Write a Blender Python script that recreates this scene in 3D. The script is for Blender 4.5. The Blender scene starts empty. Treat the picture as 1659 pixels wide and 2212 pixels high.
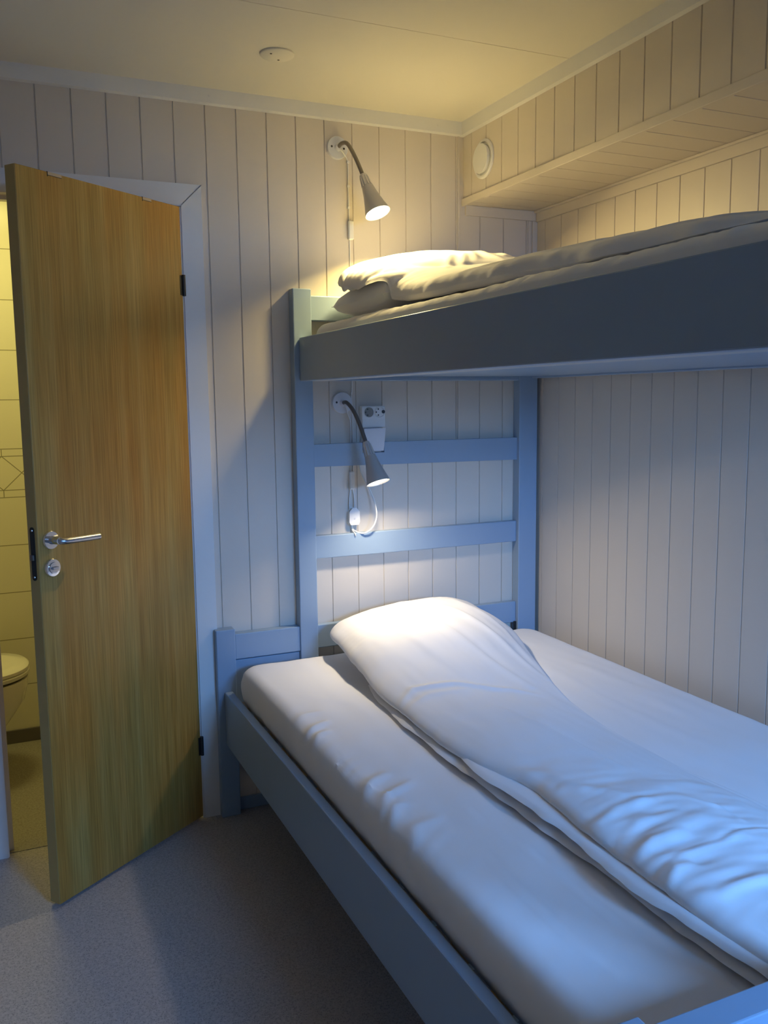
import bpy, bmesh, math, random
import numpy as np
from mathutils import Vector, Matrix, noise
sc = bpy.context.scene
C = sc.collection
PI = math.pi
random.seed(7)

# ------------------------------------------------------------------ camera
F_PX = 1905.446
cam_d = bpy.data.cameras.new('camera')
cam = bpy.data.objects.new('camera', cam_d); C.objects.link(cam)
cam_d.sensor_fit = 'VERTICAL'; cam_d.sensor_height = 24.0
cam_d.lens = F_PX / 2212 * 24.0
cam_d.clip_start = 0.02
def cam_matrix(loc, yaw, pit, rol):
    a, b, c = math.radians(yaw), math.radians(pit), math.radians(rol)
    fw = Vector((math.sin(a)*math.cos(b), math.cos(a)*math.cos(b), math.sin(b)))
    rt = Vector((math.cos(a), -math.sin(a), 0)); up = rt.cross(fw)
    r2 = rt*math.cos(c)+up*math.sin(c); u2 = up*math.cos(c)-rt*math.sin(c)
    m = Matrix((r2, u2, -fw)).transposed().to_4x4(); m.translation = Vector(loc)
    return m
cam.matrix_world = cam_matrix((-1.9617, -2.9266, 1.4358), 24.1186, -7.2976, -0.6614)
sc.camera = cam

# ------------------------------------------------------------------ world, lights, exposure
sc.view_settings.view_transform = 'Standard'
sc.view_settings.look = 'None'
sc.view_settings.gamma = 1
sc.view_settings.use_curve_mapping = False
sc.view_settings.exposure = 0.0
try:
    sc.cycles.max_bounces = 10; sc.cycles.diffuse_bounces = 7
    sc.cycles.sample_clamp_indirect = 6
except Exception:
    pass
DAY = (0.165, 0.43, 1.0); DAY_W = 425.0       # daylight through the window behind the camera
WARM1 = (1.0, 0.77, 0.31); LAMP1_W = 11.0
WARM2 = (1.0, 0.84, 0.61); LAMP2_W = 3.2
BATH = (1.0, 0.86, 0.28); BATH_W = 7.0
w = bpy.data.worlds.new('sky'); sc.world = w; w.use_nodes = True
w.node_tree.nodes['Background'].inputs[0].default_value = (0.25, 0.5, 1.0, 1)
w.node_tree.nodes['Background'].inputs[1].default_value = 0.6

def area(name, loc, target, sx, sy, col, power, shape='RECTANGLE', parent=None, spread=None):
    d = bpy.data.lights.new(name, 'AREA'); d.shape = shape; d.size = sx; d.size_y = sy
    d.color = col; d.energy = power
    if spread: d.spread = math.radians(spread)
    o = bpy.data.objects.new(name, d); C.objects.link(o)
    o.location = loc
    o.rotation_euler = (Vector(target)-Vector(loc)).to_track_quat('-Z', 'Y').to_euler()
    if parent: o.parent = parent
    return o
WX0, WX1, WZ0, WZ1, YF = -1.08, -0.14, 0.92, 1.84, -3.60      # window opening
area('window_daylight', (-0.62, -5.0, 2.28), (-0.62, 0, 1.0), 1.7, 1.50, DAY, DAY_W)      # patch of sky outside the window
area('bathroom_light', (-1.95, 0.45, 2.30), (-1.95, 0.55, 0), 0.3, 0.3, BATH, BATH_W)

# ------------------------------------------------------------------ materials
def mat(name, col, rough=0.5, metal=0.0, bump=0.0, bscale=200.0, spec=0.5, var=0.0, vscale=3.0):
    m = bpy.data.materials.new(name); m.use_nodes = True
    nt = m.node_tree; b = nt.nodes['Principled BSDF']
    b.inputs['Base Color'].default_value = (*col, 1); b.inputs['Roughness'].default_value = rough
    b.inputs['Metallic'].default_value = metal
    b.inputs['Specular IOR Level'].default_value = spec
    tc = nt.nodes.new('ShaderNodeTexCoord')
    if bump:
        n = nt.nodes.new('ShaderNodeTexNoise'); n.inputs['Scale'].default_value = bscale; n.inputs['Detail'].default_value = 3
        nt.links.new(tc.outputs['Object'], n.inputs['Vector'])
        bp = nt.nodes.new('ShaderNodeBump'); bp.inputs['Strength'].default_value = bump; bp.inputs['Distance'].default_value = 0.002
        nt.links.new(n.outputs['Fac'], bp.inputs['Height']); nt.links.new(bp.outputs['Normal'], b.inputs['Normal'])
    if var:
        n = nt.nodes.new('ShaderNodeTexNoise'); n.inputs['Scale'].default_value = vscale; n.inputs['Detail'].default_value = 4
        nt.links.new(tc.outputs['Object'], n.inputs['Vector'])
        mx = nt.nodes.new('ShaderNodeMix'); mx.data_type = 'RGBA'
        mx.inputs[6].default_value = (*[c*(1-var) for c in col], 1); mx.inputs[7].default_value = (*[min(1, c*(1+var)) for c in col], 1)
        nt.links.new(n.outputs['Fac'], mx.inputs[0]); nt.links.new(mx.outputs[2], b.inputs['Base Color'])
    return m
M = {}
M['wall'] = mat('painted_panel', (0.67, 0.61, 0.53), 0.45, bump=0.08, bscale=60, var=0.03, vscale=2)
M['groove'] = M['wall']
M['trim'] = mat('white_trim_paint', (0.78, 0.78, 0.76), 0.35, bump=0.03, bscale=40)
M['ceil'] = mat('ceiling_paint', (0.74, 0.71, 0.62), 0.7, var=0.02, vscale=1.5)
M['frame'] = mat('blue_grey_paint', (0.29, 0.39, 0.51), 0.33, bump=0.10, bscale=45, var=0.04, vscale=5)
M['cloth'] = mat('white_cotton', (0.86, 0.85, 0.85), 0.9, bump=0.05, bscale=900, spec=0.15)
M['slat'] = mat('bare_pine', (0.55, 0.42, 0.27), 0.6, var=0.1, vscale=8)
M['steel'] = mat('brushed_nickel', (0.62, 0.60, 0.58), 0.28, metal=0.5)
M['darksteel'] = mat('grey_flex_tube', (0.20, 0.185, 0.17), 0.4, metal=0.8)
M['silverpaint'] = mat('silver_shade', (0.50, 0.48, 0.46), 0.35, metal=0.35)
M['chrome'] = mat('chrome', (0.80, 0.80, 0.82), 0.08, metal=1.0)
M['satin'] = mat('satin_chrome', (0.62, 0.62, 0.66), 0.28, metal=1.0)
M['black'] = mat('dark_metal', (0.03, 0.027, 0.025), 0.4, metal=0.3)
M['plastic'] = mat('white_plastic', (0.80, 0.80, 0.78), 0.35)
M['disc'] = mat('grey_white_plastic', (0.70, 0.71, 0.74), 0.35)
M['holes'] = mat('dark_hole', (0.06, 0.06, 0.06), 0.6)
M['porcelain'] = mat('porcelain', (0.85, 0.84, 0.78), 0.12)
M['bathbase'] = mat('grey_cove_vinyl', (0.13, 0.12, 0.12), 0.5)
M['edge'] = mat('door_edge_lipping', (0.44, 0.30, 0.10), 0.5, var=0.1, vscale=12)
M['mdf'] = mat('plywood_underside', (0.62, 0.62, 0.60), 0.5)

def floor_mat(name, base, dark):
    m = mat(name, base, 0.5); nt = m.node_tree; b = nt.nodes['Principled BSDF']
    tc = nt.nodes.new('ShaderNodeTexCoord')
    v = nt.nodes.new('ShaderNodeTexVoronoi'); v.inputs['Scale'].default_value = 210
    n = nt.nodes.new('ShaderNodeTexNoise'); n.inputs['Scale'].default_value = 120; n.inputs['Detail'].default_value = 2
    nt.links.new(tc.outputs['Object'], v.inputs['Vector']); nt.links.new(tc.outputs['Object'], n.inputs['Vector'])
    r = nt.nodes.new('ShaderNodeValToRGB')
    r.color_ramp.elements[0].position = 0.10; r.color_ramp.elements[0].color = (*dark, 1)
    r.color_ramp.elements[1].position = 0.42; r.color_ramp.elements[1].color = (*base, 1)
    nt.links.new(v.outputs['Distance'], r.inputs['Fac'])
    mx = nt.nodes.new('ShaderNodeMix'); mx.data_type = 'RGBA'; mx.blend_type = 'MULTIPLY'; mx.inputs[0].default_value = 0.5
    r2 = nt.nodes.new('ShaderNodeValToRGB')
    r2.color_ramp.elements[0].position = 0.35; r2.color_ramp.elements[0].color = (0.6, 0.6, 0.6, 1)
    r2.color_ramp.elements[1].position = 0.65; r2.color_ramp.elements[1].color = (1, 1, 1, 1)
    nt.links.new(n.outputs['Fac'], r2.inputs['Fac'])
    nt.links.new(r.outputs['Color'], mx.inputs[6]); nt.links.new(r2.outputs['Color'], mx.inputs[7])
    nt.links.new(mx.outputs[2], b.inputs['Base Color'])
    return m
M['floor'] = floor_mat('speckled_vinyl', (0.47, 0.445, 0.45), (0.22, 0.21, 0.23))
M['bathfloor'] = floor_mat('bathroom_vinyl', (0.36, 0.34, 0.30), (0.22, 0.20, 0.16))

def wood_mat():
    m = mat('veneer', (0.5, 0.3, 0.1), 0.42); nt = m.node_tree; b = nt.nodes['Principled BSDF']
    tc = nt.nodes.new('ShaderNodeTexCoord')
    mp = nt.nodes.new('ShaderNodeMapping'); mp.inputs['Scale'].default_value = (26, 26, 0.9)
    nt.links.new(tc.outputs['Object'], mp.inputs['Vector'])
    n1 = nt.nodes.new('ShaderNodeTexNoise'); n1.inputs['Scale'].default_value = 1.0; n1.inputs['Detail'].default_value = 6; n1.inputs['Roughness'].default_value = 0.6
    nt.links.new(mp.outputs['Vector'], n1.inputs['Vector'])
    r = nt.nodes.new('ShaderNodeValToRGB')
    e = r.color_ramp.elements
    e[0].position = 0.28; e[0].color = (0.35, 0.185, 0.036, 1)
    e[1].position = 0.72; e[1].color = (0.46, 0.285, 0.078, 1)
    x = e.new(0.5); x.color = (0.41, 0.235, 0.052, 1)
    nt.links.new(n1.outputs['Fac'], r.inputs['Fac'])
    n3 = nt.nodes.new('ShaderNodeTexNoise'); n3.inputs['Scale'].default_value = 1.0; n3.inputs['Detail'].default_value = 3
    mp3 = nt.nodes.new('ShaderNodeMapping'); mp3.inputs['Scale'].default_value = (9, 9, 1.3); nt.links.new(tc.outputs['Object'], mp3.inputs['Vector'])
    nt.links.new(mp3.outputs['Vector'], n3.inputs['Vector'])
    r3 = nt.nodes.new('ShaderNodeValToRGB')
    r3.color_ramp.elements[0].position = 0.35; r3.color_ramp.elements[0].color = (1.0, 0.88, 0.72, 1)
    r3.color_ramp.elements[1].position = 0.65; r3.color_ramp.elements[1].color = (0.95, 1.05, 1.15, 1)
    nt.links.new(n3.outputs['Fac'], r3.inputs['Fac'])
    # fine pores / pale flecks
    mp2 = nt.nodes.new('ShaderNodeMapping'); mp2.inputs['Scale'].default_value = (230, 230, 5)
    nt.links.new(tc.outputs['Object'], mp2.inputs['Vector'])
    n2 = nt.nodes.new('ShaderNodeTexNoise'); n2.inputs['Scale'].default_value = 1.0; n2.inputs['Detail'].default_value = 3
    nt.links.new(mp2.outputs['Vector'], n2.inputs['Vector'])
    r2 = nt.nodes.new('ShaderNodeValToRGB')
    r2.color_ramp.elements[0].position = 0.33; r2.color_ramp.elements[0].color = (0.78, 0.76, 0.72, 1)
    r2.color_ramp.elements[1].position = 0.66; r2.color_ramp.elements[1].color = (1.12, 1.12, 1.15, 1)
    nt.links.new(n2.outputs['Fac'], r2.inputs['Fac'])
    mx = nt.nodes.new('ShaderNodeMix'); mx.data_type = 'RGBA'; mx.blend_type = 'MULTIPLY'; mx.inputs[0].default_value = 1
    nt.links.new(r.outputs['Color'], mx.inputs[6]); nt.links.new(r2.outputs['Color'], mx.inputs[7])
    mx3 = nt.nodes.new('ShaderNodeMix'); mx3.data_type = 'RGBA'; mx3.blend_type = 'MULTIPLY'; mx3.inputs[0].default_value = 1
    nt.links.new(mx.outputs[2], mx3.inputs[6]); nt.links.new(r3.outputs['Color'], mx3.inputs[7])
    nt.links.new(mx3.outputs[2], b.inputs['Base Color'])
    return m
M['wood'] = wood_mat()

def tile_mat():
    # 300 x 200 mm tiles, grout lines on a 200 mm rise; border band with diamonds
    m = mat('wall_tile', (0.74, 0.72, 0.58), 0.25); nt = m.node_tree; b = nt.nodes['Principled BSDF']
    tc = nt.nodes.new('ShaderNodeTexCoord'); sp = nt.nodes.new('ShaderNodeSeparateXYZ')
    nt.links.new(tc.outputs['Object'], sp.inputs[0])
    L = nt.links
    def math_(op, a, bb=None, c=None):
        n = nt.nodes.new('ShaderNodeMath'); n.operation = op
        for i, v in enumerate((a, bb, c)):
            if v is None: continue
            if isinstance(v, (int, float)): n.inputs[i].default_value = v
            else: L.new(v, n.inputs[i])
        return n.outputs[0]
    x, z = sp.outputs['X'], sp.outputs['Z']
    def line(coord, period, off, hw):        # 1 on the line
        t = math_('ADD', coord, -off + period*50)
        f = math_('MODULO', t, period)
        f = math_('MINIMUM', f, math_('SUBTRACT', period, f))
        return math_('LESS_THAN', f, hw)
    inband = math_('MULTIPLY', math_('GREATER_THAN', z, 1.052), math_('LESS_THAN', z, 1.248))
    out = math_('SUBTRACT', 1.0, inband)
    rows = math_('MULTIPLY', line(z, 0.2, 0.05, 0.0018), 1.0)
    cols = math_('MULTIPLY', line(x, 0.3, -2.075, 0.0018), out)
    b1 = math_('LESS_THAN', math_('ABSOLUTE', math_('SUBTRACT', z, 1.22)), 0.0018)
    b2 = math_('LESS_THAN', math_('ABSOLUTE', math_('SUBTRACT', z, 1.08)), 0.0018)
    # diamonds between z 1.08 and 1.22, width 0.146
    t = math_('MODULO', math_('ADD', x, 1.912+0.146*50), 0.146)
    tri = math_('ABSOLUTE', math_('SUBTRACT', t, 0.073))            # 0 at middle
    zz = math_('ABSOLUTE', math_('SUBTRACT', z, 1.15))
    d = math_('ABSOLUTE', math_('SUBTRACT', math_('ADD', zz, math_('MULTIPLY', math_('SUBTRACT', 0.073, tri), 0.959)), 0.07))
    dia = math_('MULTIPLY', math_('LESS_THAN', d, 0.0025), math_('LESS_THAN', zz, 0.071))
    small = math_('MULTIPLY', line(x, 0.146, -1.912, 0.0018), math_('MULTIPLY', inband, math_('GREATER_THAN', zz, 0.07)))
    tot = rows
    for q in (cols, b1, b2, dia, small): tot = math_('MAXIMUM', tot, q)
    mx = nt.nodes.new('ShaderNodeMix'); mx.data_type = 'RGBA'
    mx.inputs[6].default_value = (0.74, 0.72, 0.58, 1); mx.inputs[7].default_value = (0.30, 0.29, 0.20, 1)
    L.new(tot, mx.inputs[0]); L.new(mx.outputs[2], b.inputs['Base Color'])
    return m
M['tile'] = tile_mat()
def emit(name, col, s):
    m = bpy.data.materials.new(name); m.use_nodes = True; nt = m.node_tree
    b = nt.nodes['Principled BSDF']; b.inputs['Emission Color'].default_value = (*col, 1)
    b.inputs['Emission Strength'].default_value = s; b.inputs['Base Color'].default_value = (0.9, 0.9, 0.9, 1)
    return m
M['bulb1'] = emit('lit_bulb_warm', (1.0, 0.90, 0.66), 9)
M['bulb2'] = emit('lit_bulb_white', (1.0, 0.95, 0.82), 6)
gm = bpy.data.materials.new('window_glass'); gm.use_nodes = True
nt = gm.node_tree; nt.nodes.clear()
o_ = nt.nodes.new('ShaderNodeOutputMaterial'); t_ = nt.nodes.new('ShaderNodeBsdfTransparent'); g_ = nt.nodes.new('ShaderNodeBsdfGlossy'); x_ = nt.nodes.new('ShaderNodeMixShader')
g_.inputs['Roughness'].default_value = 0.02; x_.inputs[0].default_value = 0.06
nt.links.new(t_.outputs[0], x_.inputs[1]); nt.links.new(g_.outputs[0], x_.inputs[2]); nt.links.new(x_.outputs[0], o_.inputs[0])
M['glass'] = gm

# ------------------------------------------------------------------ mesh helpers
class MB:
    def __init__(self): self.v = []; self.f = []
    def add(self, vs, fs):
        o = len(self.v); self.v += [tuple(p) for p in vs]; self.f += [tuple(i+o for i in q) for q in fs]; return self
    def box(self, x0, x1, y0, y1, z0, z1):
        x0, x1 = sorted((x0, x1)); y0, y1 = sorted((y0, y1)); z0, z1 = sorted((z0, z1))
        return self.add([(x0,y0,z0),(x1,y0,z0),(x1,y1,z0),(x0,y1,z0),(x0,y0,z1),(x1,y0,z1),(x1,y1,z1),(x0,y1,z1)],
                 [(3,2,1,0),(4,5,6,7),(0,1,5,4),(1,2,6,5),(2,3,7,6),(3,0,4,7)])
    def tube(self, pts, r, n=10, cap=True):
        pts = [Vector(p) for p in pts]; rs = r if isinstance(r, (list, tuple)) else [r]*len(pts)
        t0 = (pts[1]-pts[0]).normalized()
        a = t0.orthogonal().normalized(); rings = []
        for i, p in enumerate(pts):
            t = (pts[min(i+1, len(pts)-1)]-pts[max(i-1, 0)]).normalized()
            a = (a - t*a.dot(t)).normalized(); b = t.cross(a)
            rings.append([p+(a*math.cos(2*PI*k/n)+b*math.sin(2*PI*k/n))*rs[i] for k in range(n)])
        vs = [q for ring in rings for q in ring]; fs = []
        for i in range(len(pts)-1):
            for k in range(n):
                fs.append((i*n+k, i*n+(k+1)%n, (i+1)*n+(k+1)%n, (i+1)*n+k))
        if cap: fs += [tuple(range(n-1, -1, -1)), tuple((len(pts)-1)*n+k for k in range(n))]
        return self.add(vs, fs)
    def lathe(self, prof, origin, axis, n=40, cap0=True, cap1=True):
        # prof: list of (distance along the axis, radius)
        ax = Vector(axis).normalized(); o = Vector(origin); a = ax.orthogonal().normalized(); b = ax.cross(a)
        vs = [o+ax*d+(a*math.cos(2*PI*k/n)+b*math.sin(2*PI*k/n))*max(r, 1e-5) for d, r in prof for k in range(n)]
        fs = []
        for i in range(len(prof)-1):
            for k in range(n): fs.append((i*n+k, i*n+(k+1)%n, (i+1)*n+(k+1)%n, (i+1)*n+k))
        if cap0: fs.append(tuple(range(n-1, -1, -1)))
        if cap1: fs.append(tuple((len(prof)-1)*n+k for k in range(n)))
        return self.add(vs, fs)
    def build(self, name, m, parent=None, bevel=0.0, smooth=False, seg=2, **tags):
        me = bpy.data.meshes.new(name); me.from_pydata(self.v, [], self.f); me.update()
        bm = bmesh.new(); bm.from_mesh(me)
        if bevel:
            es = [e for e in bm.edges if len(e.link_faces) == 2 and e.calc_face_angle(0) > 0.6]
            bmesh.ops.bevel(bm, geom=es, offset=bevel, segments=seg, affect='EDGES', profile=0.5, clamp_overlap=True)
        bmesh.ops.recalc_face_normals(bm, faces=bm.faces)
        bm.to_mesh(me); bm.free()
        if smooth:
            me.polygons.foreach_set('use_smooth', [True]*len(me.polygons))
            try: me.set_sharp_from_angle(angle=math.radians(40))
            except Exception: pass
        me.materials.append(m)
        o = bpy.data.objects.new(name, me); C.objects.link(o)
        if parent:
            o.parent = parent; o.location = -Vector(parent.location) if parent.type == 'EMPTY' and not parent.get('_local') else (0, 0, 0)
        for k, v in tags.items(): o[k] = v
        return o
def thing(name, loc, label, cat, group=None, local=False, rotz=0, kind=None):
    o = bpy.data.objects.new(name, None); C.objects.link(o); o.empty_display_size = 0.05
    o.location = loc; o.rotation_euler = (0, 0, rotz)
    o['label'] = label; o['category'] = cat
    if group: o['group'] = group
    if kind: o['kind'] = kind
    if local: o['_local'] = 1
    return o
def smooth_path(pts, sub=6):
    P = [Vector(p) for p in pts]; out = []
    for i in range(len(P)-1):
        p0, p1, p2, p3 = P[max(i-1, 0)], P[i], P[i+1], P[min(i+2, len(P)-1)]
        for k in range(sub):
            t = k/sub
            out.append(0.5*((2*p1)+(p2-p0)*t+(2*p0-5*p1+4*p2-p3)*t*t+(3*p1-p0-3*p2+p3)*t**3))
    out.append(P[-1]); return out
def S(mb, name, m, label, cat, bevel=0, **k):
    return mb.build(name, m, None, bevel, kind='structure', label=label, category=cat, **k)

# ------------------------------------------------------------------ setting
HC = 2.42; XL = -2.75; PITCH = 0.1014; SOF = 0.3195; ZS = 2.135; ZCR = 2.3727
B0 = -1.7707; X0 = 0.1612; R0 = 0.1581
def grooved(mb, fn, s0, s1, grooves, zr, w=0.0025, d=0.0042):
    """board panel surface; fn(s, depth, z) -> point, zr(s) -> (z0, z1)"""
    pts = [(s0, 0)]
    for g in sorted(grooves):
        if s0+0.01 < g < s1-0.01: pts += [(g-w, 0), (g-w*0.35, d), (g+w*0.35, d), (g+w, 0)]
    pts.append((s1, 0))
    for (a, da), (b, db) in zip(pts[:-1], pts[1:]):
        z0, z1 = zr((a+b)/2)
        mb.add([fn(a, da, z0), fn(b, db, z0), fn(b, db, z1), fn(a, da, z1)], [(0, 1, 2, 3)])

DX0, DX1, DZ = -1.984, -1.352, 2.062            # door opening
mb = MB()
gb = [B0+i*PITCH for i in range(-10, 18)]
for a, b, zr in ((XL, DX0, (0, HC)), (DX0, DX1, (DZ, HC)), (DX1, 0, (0, HC))):
    grooved(mb, lambda s, d, z: (s, d, z), a, b, gb, lambda s, zr=zr: zr)
for bx in ((XL, DX0, .0052, .10, 0, HC), (DX0, DX1, .0052, .10, DZ, HC), (DX1, 0.10, .0052, .10, 0, HC)): mb.box(*bx)
S(mb, 'wall_back', M['wall'], 'pale cream wall of vertical tongue and groove boards behind the bunk beds', 'wall')
mb = MB()
gr = [-(R0+i*PITCH) for i in range(-1, 36)]
grooved(mb, lambda s, d, z: (d, s, z), YF, 0, gr, lambda s: (0, HC), w=.0022, d=.0032)
mb.box(.0052, .10, YF, 0.0, 0, HC)
S(mb, 'wall_right', M['wall'], 'cream panelled wall along the long side of the bunk beds', 'wall')
mb = MB(); mb.box(XL-.1, XL, YF, .1, 0, HC); grooved(mb, lambda s, d, z: (XL+.0002-d*0, s, z), YF, 0, [], lambda s: (0, HC))
S(mb, 'wall_left', M['wall'], 'cream wall on the left of the room', 'wall')
mb = MB()
for bx in ((XL, WX0, YF-.1, YF, 0, HC), (WX1, .1, YF-.1, YF, 0, HC), (WX0, WX1, YF-.1, YF, 0, WZ0), (WX0, WX1, YF-.1, YF, WZ1, HC)): mb.box(*bx)
S(mb, 'wall_front', M['wall'], 'cream wall with the window behind the camera', 'wall')
mb = MB()
for bx in ((WX0-.06, WX1+.06, YF, YF+.015, WZ1, WZ1+.06), (WX0-.06, WX1+.06, YF, YF+.03, WZ0-.05, WZ0), (WX0-.06, WX0, YF, YF+.015, WZ0, WZ1), (WX1, WX1+.06, YF, YF+.015, WZ0, WZ1)): mb.box(*bx)
wf = S(mb, 'window_1', M['trim'], 'white framed window behind the camera', 'window', 0.002)
MB().box(WX0, WX1, YF-.055, YF-.051, WZ0, WZ1).build('glass', M['glass'], wf)
S(MB().box(XL-.1, .1, YF-.1, 0.02, -.05, 0), 'floor', M['floor'], 'speckled blue grey vinyl floor beside the bunk beds', 'floor')
mb = MB(); mb.box(XL-.1, .1, YF-.1, .1, HC, HC+.05)
cl = S(mb, 'ceiling', M['ceil'], 'smooth cream ceiling above the bunk beds', 'ceiling')
MB().box(XL, -.33, -.6605, -.6595, HC-.0006, HC+.001).build('panel_joint', M['wall'], cl)

# boxed-in duct along the right wall
mb = MB()
gx = [-(X0+i*PITCH) for i in range(-1, 36)]
grooved(mb, lambda s, d, z: (-SOF+d, s, z), YF, 0, gx, lambda s: (ZS, HC))
grooved(mb, lambda s, d, t: (-SOF+SOF*t, s, ZS+d), YF, 0, gx, lambda s: (0, 1), w=0.002, d=.004)
mb.box(-SOF+.0052, 0, YF, 0, ZS+.0052, HC)
S(mb, 'wall_soffit', M['wall'], 'boxed-in panelled bulkhead running under the ceiling above the upper bunk', 'wall')

# mouldings
def crown_back(mb, x0, x1):
    mb.add([(x0,0,ZCR),(x0,-.013,ZCR+.004),(x0,-.016,HC),(x0,0,HC),(x1,0,ZCR),(x1,-.013,ZCR+.004),(x1,-.016,HC),(x1,0,HC)],
           [(0,1,5,4),(1,2,6,5),(2,3,7,6),(3,0,4,7),(0,3,2,1),(4,5,6,7)])
mb = MB(); crown_back(mb, XL, -SOF)
for sx in (-1.62, -1.25, -.79, -.43): mb.lathe([(0, .0035), (.0008, .003)], (sx, -.0145, ZCR+.026), (0, -1, 0), 10)
S(mb, 'trim_1', M['trim'], 'white painted crown moulding where the door wall meets the ceiling', 'moulding')
mb = MB(); X = -SOF
mb.add([(X,0,ZCR),(X-.013,0,ZCR+.004),(X-.016,0,HC),(X,0,HC),(X,YF,ZCR),(X-.013,YF,ZCR+.004),(X-.016,YF,HC),(X,YF,HC)],
       [(0,1,5,4),(1,2,6,5),(2,3,7,6),(3,0,4,7),(0,3,2,1),(4,5,6,7)])
S(mb, 'trim_2', M['trim'], 'cream crown moulding along the bulkhead above the upper bunk', 'moulding')
mb = MB().box(-SOF-.008, -SOF+.004, YF, 0, ZS-.004, ZS+.021)
S(mb, 'trim_3', M['wall'], 'narrow cream corner strip on the lower edge of the bulkhead', 'moulding', .0015)
mb = MB().box(-.010, -.0002, YF, -.0102, ZS-.040, ZS-.001).box(-.020, -.0002, YF, -.0102, ZS-.008, ZS-.0005)
S(mb, 'trim_4', M['wall'], 'cream strip under the bulkhead along the right wall', 'moulding', .001)
mb = MB().box(-SOF+.006, -.0102, -.010, -.0002, ZS-.036, ZS-.0005)
S(mb, 'trim_5', M['wall'], 'short cream strip under the bulkhead on the door wall', 'moulding', .001)
mb = MB().box(-.022, -.0002, -.006, -.0002, 1.9, ZS-.036).box(-.040, -.030, -.004, -.0002, 1.9, ZS-.036)
mb.box(-.345, -.3375, -.0055, -.0002, 1.2, ZCR)
S(mb, 'trim_6', M['wall'], 'vertical cream corner strips beside the bulkhead', 'moulding', .001)

# baseboards
S(MB().box(DX1+.072, -.012, -.012, -.0002, 0, .045), 'baseboard_back', M['frame'], 'low blue grey baseboard under the bunk beds', 'baseboard', .002)
S(MB().box(-.012, -.0002, YF, -.0125, 0, .045), 'baseboard_right', M['trim'], 'low baseboard along the right wall', 'baseboard', .002)

# door casing, jamb
CX0, CX1, CZ = -2.050, -1.288, 2.120; IX0, IX1, IZ = -1.982, -1.352, 2.056
mb = MB()
def prism(mb, poly, y0, y1):
    n = len(poly); vs = [(x, y0, z) for x, z in poly]+[(x, y1, z) for x, z in poly]
    mb.add(vs, [tuple(range(n)), tuple(range(2*n-1, n-1, -1))]+[(i, (i+1) % n, n+(i+1) % n, n+i) for i in range(n)])
g = .0006
prism(mb, [(IX1, 0), (CX1, 0), (CX1, CZ-g), (IX1, IZ-g)], -.016, -.0002)
prism(mb, [(IX0, IZ), (IX1, IZ), (CX1, CZ), (CX0, CZ)], -.016, -.0002)
prism(mb, [(CX0, 0), (IX0, 0), (IX0, IZ-g), (CX0, CZ-g)], -.016, -.0002)
S(mb, 'trim_7', M['trim'], 'white mitred door casing around the open door', 'door casing', .0012)
mb = MB()
mb.box(DX1, DX1-.012+.006, -.012, .105, 0, 2.050)
mb.box(DX1-.006, DX1-.020, .030, .060, 0, 2.040)
mb.box(DX0, DX0+.006, -.012, .105, 0, 2.050); mb.box(DX0+.006, DX0+.020, .030, .060, 0, 2.040)
mb.box(DX0, DX1, -.012, .105, 2.052, 2.062); mb.box(DX0, DX1, .030, .060, 2.040, 2.052)
S(mb, 'trim_8', M['trim'], 'white jamb lining inside the doorway to the bathroom', 'door frame', .001)

# ------------------------------------------------------------------ door
TH = math.radians(36.53); DW = 0.617
door = thing('door_1', (-1.3571, -.02, 0), 'tall oak veneered door standing open into the room with chrome lever handle', 'door', local=True, rotz=TH, kind='structure')
# local frame: leaf runs along -x, visible face at y=0 facing -y, thickness towards +y
leaf = MB().box(-DW, -.004, 0, .039, .012, 2.048).build('leaf', M['wood'], door, bevel=.0012)
MB().box(-DW-.0012, -DW, .001, .038, .0125, 2.0475).build('edge_lipping', M['edge'], leaf)
for z0 in (.231, 1.771):
    hg = MB(); hg.lathe([(0, .006), (.066, .006)], (-.001, -.004, z0), (0, 0, 1), 14); hg.box(-.014, .006, -.0015, .002, z0+.002, z0+.064)
    hg.build('hinge', M['black'], door, smooth=True, label='dark metal hinge')
for a, b in ((-.515, -.468), (-.165, -.128)):
    MB().box(a, b, -.0006, .006, 2.040, 2.0486).build('top_patch', M['slat'], leaf, label='small pale patch on the top edge')
    MB().box(a-.001, a+.001, -.0008, .006, 2.036, 2.0488).box(a, b, -.0008, .001, 2.0388, 2.0402).build('patch_gap', M['black'], leaf)
hd = MB(); hx, hz = -.578, 1.062
hd.lathe([(0, .026), (.006, .026), (.0085, .024), (.009, .012), (.032, .0105), (.040, .0100)], (hx, 0, hz), (0, -1, 0), 36)
han = hd.build('handle', M['chrome'], door, smooth=True)
lv = MB(); pth = smooth_path([(hx, -.030, hz), (hx+.006, -.042, hz-.001), (hx+.022, -.047, hz-.002), (hx+.07, -.050, hz-.003), (hx+.128, -.052, hz-.004)], 6)
lv.tube(pth, [.0100]*6+[.0092]*(len(pth)-6), 16); lv.build('lever', M['satin'], han, smooth=True)
lk = MB(); lz = .985
lk.lathe([(0, .026), (.006, .026), (.009, .0235), (.0095, .016), (.013, .0155), (.0135, .004)], (hx, 0, lz), (0, -1, 0), 36)
lko = lk.build('lock_rose', M['chrome'], door, smooth=True)
MB().box(hx-.010, hx+.010, -.020, -.012, lz-.0035, lz+.0035).build('thumb_turn', M['satin'], lko, bevel=.0012)
lp = MB(); pts = []
for k in range(13): a = PI*k/12; pts.append((.0195+.0085*math.cos(a), 1.093+.0085*math.sin(a)))
for k in range(13): a = PI+PI*k/12; pts.append((.0195+.0085*math.cos(a), .962+.0085*math.sin(a)))
vs = [(-DW-.0012, y, z) for y, z in pts]+[(-DW-.0028, y, z) for y, z in pts]; n = len(pts)
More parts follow.
